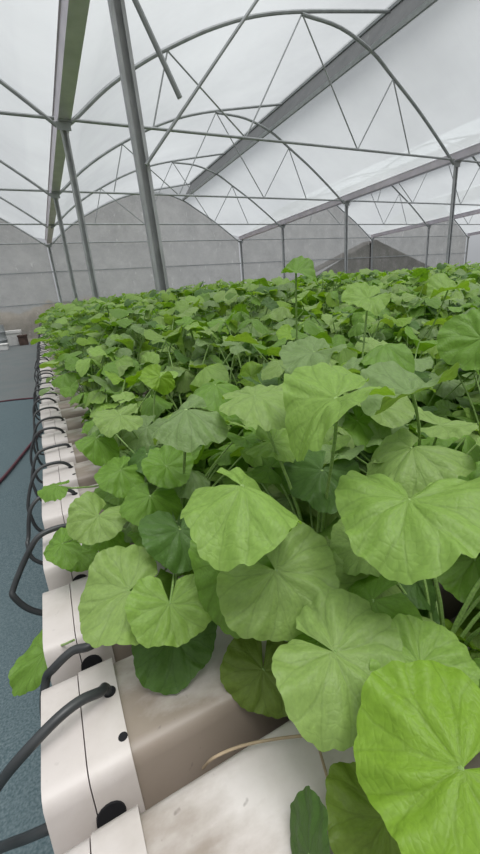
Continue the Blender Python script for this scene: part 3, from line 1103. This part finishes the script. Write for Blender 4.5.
# filler leaves of the near plants
rr = random.Random(5)
for h in nearset:
    dist = math.hypot(h['x'], h['y'])
    want = 24
    tries = 0
    while len(h['leaves']) < want + (2 if h['leaves'] and h['leaves'][0].get('own') else 0) and tries < 260:
        tries += 1
        a = rr.uniform(0, 2 * math.pi)
        q = 0.17 * math.sqrt(rr.random())
        x, y = h['x'] + q * math.cos(a), h['y'] + q * math.sin(a)
        zt_ = ztop(x, y)
        z = zt_ - 0.34 * rr.random()
        if z < BED + 0.07:
            z = BED + 0.07 + rr.random() * 0.05
        R = rr.uniform(0.030, 0.058)
        J = Vector((x, y, z))
        u, v, d = proj(J)
        if (J - EYE).length < 0.36 or d < 0.15:
            continue
        rp = F_PX * R / d
        if u - rp * 0.75 < lim_u(v + rp * 0.3) or u - rp * 0.75 < lim_u(v):
            continue
        bad = False
        for k in heroes:
            dd = math.hypot(u - k['u'], v - k['v'])
            if d < k['d'] + 0.03 and dd < (rp + k['rp']) * 0.80:
                bad = True
                break
        if bad:
            continue
        n = Vector((math.cos(a) * 0.4 * rr.random() - 0.10 + rr.uniform(-0.38, 0.38), math.sin(a) * 0.4 * rr.random() - 0.10 + rr.uniform(-0.38, 0.38), 1.0))
        ta = a + rr.uniform(-0.9, 0.9)
        tone = pick_tone(rr)
        h['leaves'].append(dict(J=J, R=R, n=n.normalized(), t=Vector((math.cos(ta), math.sin(ta), -0.1)), var=rr.randrange(18), tone=tone))
    # low leaves round the crown
    for _ in range(16 if h['y'] < 1.1 else 8):
        a = rr.uniform(0, 2 * math.pi)
        q = 0.15 * math.sqrt(rr.random())
        J = Vector((h['x'] + q * math.cos(a), h['y'] + q * math.sin(a), BED + rr.uniform(0.04, 0.2)))
        R = rr.uniform(0.030, 0.050)
        u, v, d = proj(J)
        if d < 0.2 or (J - EYE).length < 0.3:
            continue
        rp = F_PX * R / d
        if u - rp * 0.75 < lim_u(v + rp * 0.3) or u - rp * 0.75 < lim_u(v):
            continue
        if any(d < k['d'] + 0.03 and math.hypot(u - k['u'], v - k['v']) < (rp + k['rp']) * 0.7 for k in heroes):
            continue
        n = Vector((math.cos(a) * 0.4 + rr.uniform(-0.4, 0.4), math.sin(a) * 0.4 - 0.1 + rr.uniform(-0.4, 0.4), 1.0))
        h['leaves'].append(dict(J=J, R=R, n=n.normalized(), t=Vector((math.cos(a), math.sin(a), -0.1)), var=rr.randrange(18), tone=TONES[rr.choice(['mid', 'mid', 'dark', 'grey'])]))

SPECIAL = {0: 'leafy plant at bottom right with one huge bright yellow-green leaf close to the camera'}
rows = {}
for h in nearset:
    rows.setdefault(h['i'], []).append(h)
for i, L_ in rows.items():
    L_.sort(key=lambda q: q['x'])
n_near = 0
for i, L_ in rows.items():
    for idx, h in enumerate(L_):
        if not h['leaves']:
            continue
        n_near += 1
        base = Vector((h['x'], h['y'], BED - 0.006))
        root = empty('pennywort_plant', base)
        lab = f'round-leaved green plant, {ordinal(idx + 1)} from the aisle in the {ordinal(i)} trough from the camera'
        if heroes[0] in h['leaves']:
            lab = SPECIAL[0]
        tag(root, lab, 'plant', 'green plants growing in the near troughs')
        # short crown at the planting hole
        cm = MB()
        cm.tube([(0, 0, -0.002), (0.002, 0, 0.012), (0.004, 0.002, 0.026)], [0.011, 0.010, 0.006], 8)
        cm.build('crown', M_STEMB, root, True)
        for lf in h['leaves']:
            X, Y, Z = frame(lf['n'], lf['t'])
            lo = bpy.data.objects.new('leaf', lf['mesh'] if 'mesh' in lf else HI[lf['var']])
            COL.objects.link(lo)
            lo.parent = root
            J = lf['J'] - base
            R = lf['R']
            lm = Matrix(((X.x * R, Y.x * R, Z.x * R, J.x), (X.y * R, Y.y * R, Z.y * R, J.y), (X.z * R, Y.z * R, Z.z * R, J.z), (0, 0, 0, 1)))
            lo.matrix_local = lm
            lo.color = (*lf['tone'], 1)
            inv = lm.inverted()
            pts = petiole_pts((rr.uniform(-0.008, 0.008), rr.uniform(-0.008, 0.008), 0.015), J, Z)
            rad = 0.0021 if R > 0.045 else 0.0016
            mb = MB().tube(pts, [rad * 1.25] * 4 + [rad] * 5, 6)
            mb.v = [inv @ Vector(p) for p in mb.v]
            mb.build('leaf_stalk', M_STEM, lo, True, fix=False)

# caught leaf in the aisle
fl = empty('fallen_leaf', at_depth(45, 652, 0.60))
tag(fl, 'single green leaf caught on the black hose beside the bed edge', 'leaf')
X, Y, Z = frame(RT * -0.45 + UP * 0.25 - ray(30, 680).normalized() * 0.85, RT * math.cos(math.radians(115)) - UP * math.sin(math.radians(115)))
lo = bpy.data.objects.new('leaf_blade', leaf_mesh('leaf_blade', hi_geom(640, fold=0.1, bends=[(1.57, 0.15)])))
COL.objects.link(lo)
lo.parent = fl
R = 0.068
lo.matrix_local = Matrix(((X.x * R * 0.5, Y.x * R, Z.x * R, 0), (X.y * R * 0.5, Y.y * R, Z.y * R, 0), (X.z * R * 0.5, Y.z * R, Z.z * R, 0), (0, 0, 0, 1)))
lo.color = (*TONES['mid'], 1)
sp0 = at_z(74, 640, BED + 0.02) - fl.location
MB().tube(catmull([(0, 0, 0), (0.01, 0.0, 0.01), sp0 * 0.6, sp0], 4), 0.0016, 6).build('leaf_stalk', M_STEM, fl, True)


# ------------------------------------------------------------------ further plants: shared prototypes, then one mass
def plant_arrays(geoms, r_, hgt, n_leaf, spread, rmin, rmax, tones=True, lean=(0, 0)):
    V, UVs, Fs, T = [], [], [], []
    nb = 0
    pets = []
    for k in range(n_leaf):
        a = r_.uniform(0, 2 * math.pi)
        q = spread * math.sqrt(r_.random())
        J = Vector((q * math.cos(a) + lean[0], q * math.sin(a) + lean[1], hgt - 0.32 * r_.random() ** 1.2))
        R = r_.uniform(rmin, rmax)
        n = Vector((math.cos(a) * 0.4 * r_.random() - 0.06 + r_.uniform(-0.36, 0.36), math.sin(a) * 0.4 * r_.random() - 0.04 + r_.uniform(-0.36, 0.36), 1.0))
        ta = a + r_.uniform(-0.9, 0.9)
        X, Y, Z = frame(n, Vector((math.cos(ta), math.sin(ta), -0.1)))
        g, uv, f = geoms[r_.randrange(len(geoms))]
        B = np.array([[X.x, X.y, X.z], [Y.x, Y.y, Y.z], [Z.x, Z.y, Z.z]]) * R
        V.append(g @ B + np.array(J))
        UVs.append(uv)
        T.append(np.tile(pick_tone(r_), (len(g), 1)))
        Fs += [tuple(i + nb for i in ff) for ff in f]
        nb += len(g)
        pets.append((J, Z))
    return np.concatenate(V), np.concatenate(UVs), Fs, np.concatenate(T), pets


restset.sort(key=lambda q: math.hypot(q['x'], q['y']))
nB = max(0, 298 - n_near)
tierB, tierC = restset[:nB], restset[nB:]
taken = {(q['i'], q['j']) for q in nearset + tierB}
tierC = [q for q in holes if (q['i'], q['j']) not in taken and q['y'] > 0.5 and in_view(q['x'], q['y'], 260)]
PROT = []
for s in range(10):
    r_ = random.Random(900 + s)
    V, UVs, Fs, T, pets = plant_arrays(MID, r_, 0.47, 19, 0.18, 0.028, 0.054)
    me = bpy.data.meshes.new('foliage')
    me.from_pydata(V.tolist(), [], Fs)
    me.materials.append(M_LEAF)
    me.polygons.foreach_set('use_smooth', [True] * len(me.polygons))
    add_uv(me, UVs)
    add_tone(me, T)
    me.update()
    mb = MB()
    for J, Z in pets:
        mb.tube(petiole_pts((0, 0, 0), J, Z), 0.0021, 5, caps=False)
    ms = bpy.data.meshes.new('stems')
    ms.from_pydata([tuple(v) for v in mb.v], [], mb.f)
    ms.materials.append(M_STEM)
    ms.polygons.foreach_set('use_smooth', [True] * len(ms.polygons))
    PROT.append((me, ms))
tmp = empty('plant_template')
fo0 = bpy.data.objects.new('foliage', PROT[0][0])
st0 = bpy.data.objects.new('stems', PROT[0][1])
for h in tierB:
    k = random.randrange(10)
    root = tmp.copy()
    root.name = 'pennywort_plant'
    COL.objects.link(root)
    base = Vector((h['x'], h['y'], BED - 0.006))
    root.location = base
    sc = (ztop(h['x'], h['y']) - base.z) / 0.47
    sc *= random.uniform(0.92, 1.06)
    root.rotation_euler = (0, 0, random.choice([0, 1, 2, 3]) * 0.5 - 0.75 + random.uniform(-0.3, 0.3))
    root.scale = (1, 1, sc)
    for src, me in ((fo0, PROT[k][0]), (st0, PROT[k][1])):
        cc = src.copy()
        cc.data = me
        COL.objects.link(cc)
        cc.parent = root
    nm = ordinal(h['i'])
    tag(root, f'round-leaved green plant deep in the canopy, in the {nm} trough from the camera', 'plant', f'green plants in the {nm} trough')
bpy.data.objects.remove(tmp)
bpy.data.objects.remove(fo0)
bpy.data.objects.remove(st0)

if tierC:
    r_ = random.Random(77)
    V, UVs, Fs, T = [], [], [], []
    nb = 0
    for h in tierC:
        far = h['y'] > 6
        hgt = ztop(h['x'], h['y']) - BED
        n = 13 if far else 16
        v, uv, f, t, _p = plant_arrays(LOW, r_, hgt * r_.uniform(0.9, 1.07), n, 0.18, 0.032, 0.058)
        v = v + np.array([h['x'], h['y'], BED])
        V.append(v)
        UVs.append(uv)
        T.append(t)
        Fs += [tuple(i + nb for i in ff) for ff in f]
        nb += len(v)
    o = mesh_obj('distant_foliage', np.concatenate(V), Fs, M_LEAF, None, True, np.concatenate(UVs), np.concatenate(T))
    tag(o, 'far canopy of countless green leaves over the back of the bed', 'foliage', kind='stuff')

# ------------------------------------------------------------------ light
w = bpy.data.worlds.new('overcast')
scene.world = w
w.use_nodes = True
nt = w.node_tree
nt.nodes.clear()
L = nt.links.new
wo = nt.nodes.new('ShaderNodeOutputWorld')
bg = nt.nodes.new('ShaderNodeBackground')
tc = nt.nodes.new('ShaderNodeTexCoord')
sep = nt.nodes.new('ShaderNodeSeparateXYZ')
L(tc.outputs['Generated'], sep.inputs[0])
rp = nt.nodes.new('ShaderNodeValToRGB')
els = rp.color_ramp.elements
els[0].position, els[0].color = 0.0, (0.46, 0.48, 0.50, 1)
els[1].position, els[1].color = 1.0, (1.9, 1.9, 1.9, 1)
e = els.new(0.35)
e.color = (0.50, 0.515, 0.54, 1)
e = els.new(0.1)
e.color = (0.56, 0.58, 0.61, 1)
L(sep.outputs['Z'], rp.inputs[0])
nz = nt.nodes.new('ShaderNodeTexNoise')
nz.inputs['Scale'].default_value = 2.2
nz.inputs['Detail'].default_value = 5
L(tc.outputs['Generated'], nz.inputs['Vector'])
mr = nt.nodes.new('ShaderNodeMapRange')
mr.inputs['From Min'].default_value = 0.3
mr.inputs['From Max'].default_value = 0.7
mr.inputs['To Min'].default_value = 0.8
mr.inputs['To Max'].default_value = 1.2
L(nz.outputs['Fac'], mr.inputs['Value'])
ml = nt.nodes.new('ShaderNodeMixRGB')
ml.blend_type = 'MULTIPLY'
ml.inputs['Fac'].default_value = 1
L(rp.outputs['Color'], ml.inputs['Color1'])
L(mr.outputs[0], ml.inputs['Color2'])
L(ml.outputs['Color'], bg.inputs['Color'])
bg.inputs['Strength'].default_value = 1.0
L(bg.outputs[0], wo.inputs['Surface'])

sun = bpy.data.lights.new('hazy_sun', 'SUN')
sun.energy = 4.2
sun.angle = math.radians(35)
sun.color = (1.0, 0.985, 0.97)
so = bpy.data.objects.new('hazy_sun', sun)
COL.objects.link(so)
so.rotation_euler = (math.radians(16), math.radians(6), 0)

cy_ = scene.cycles
cy_.max_bounces = 8
cy_.transparent_max_bounces = 12
cy_.transmission_bounces = 6
cy_.use_denoising = True
vs = scene.view_settings
vs.view_transform = 'Standard'
vs.look = 'None'
vs.exposure = -0.36
vs.gamma = 1.0
vs.use_curve_mapping = False
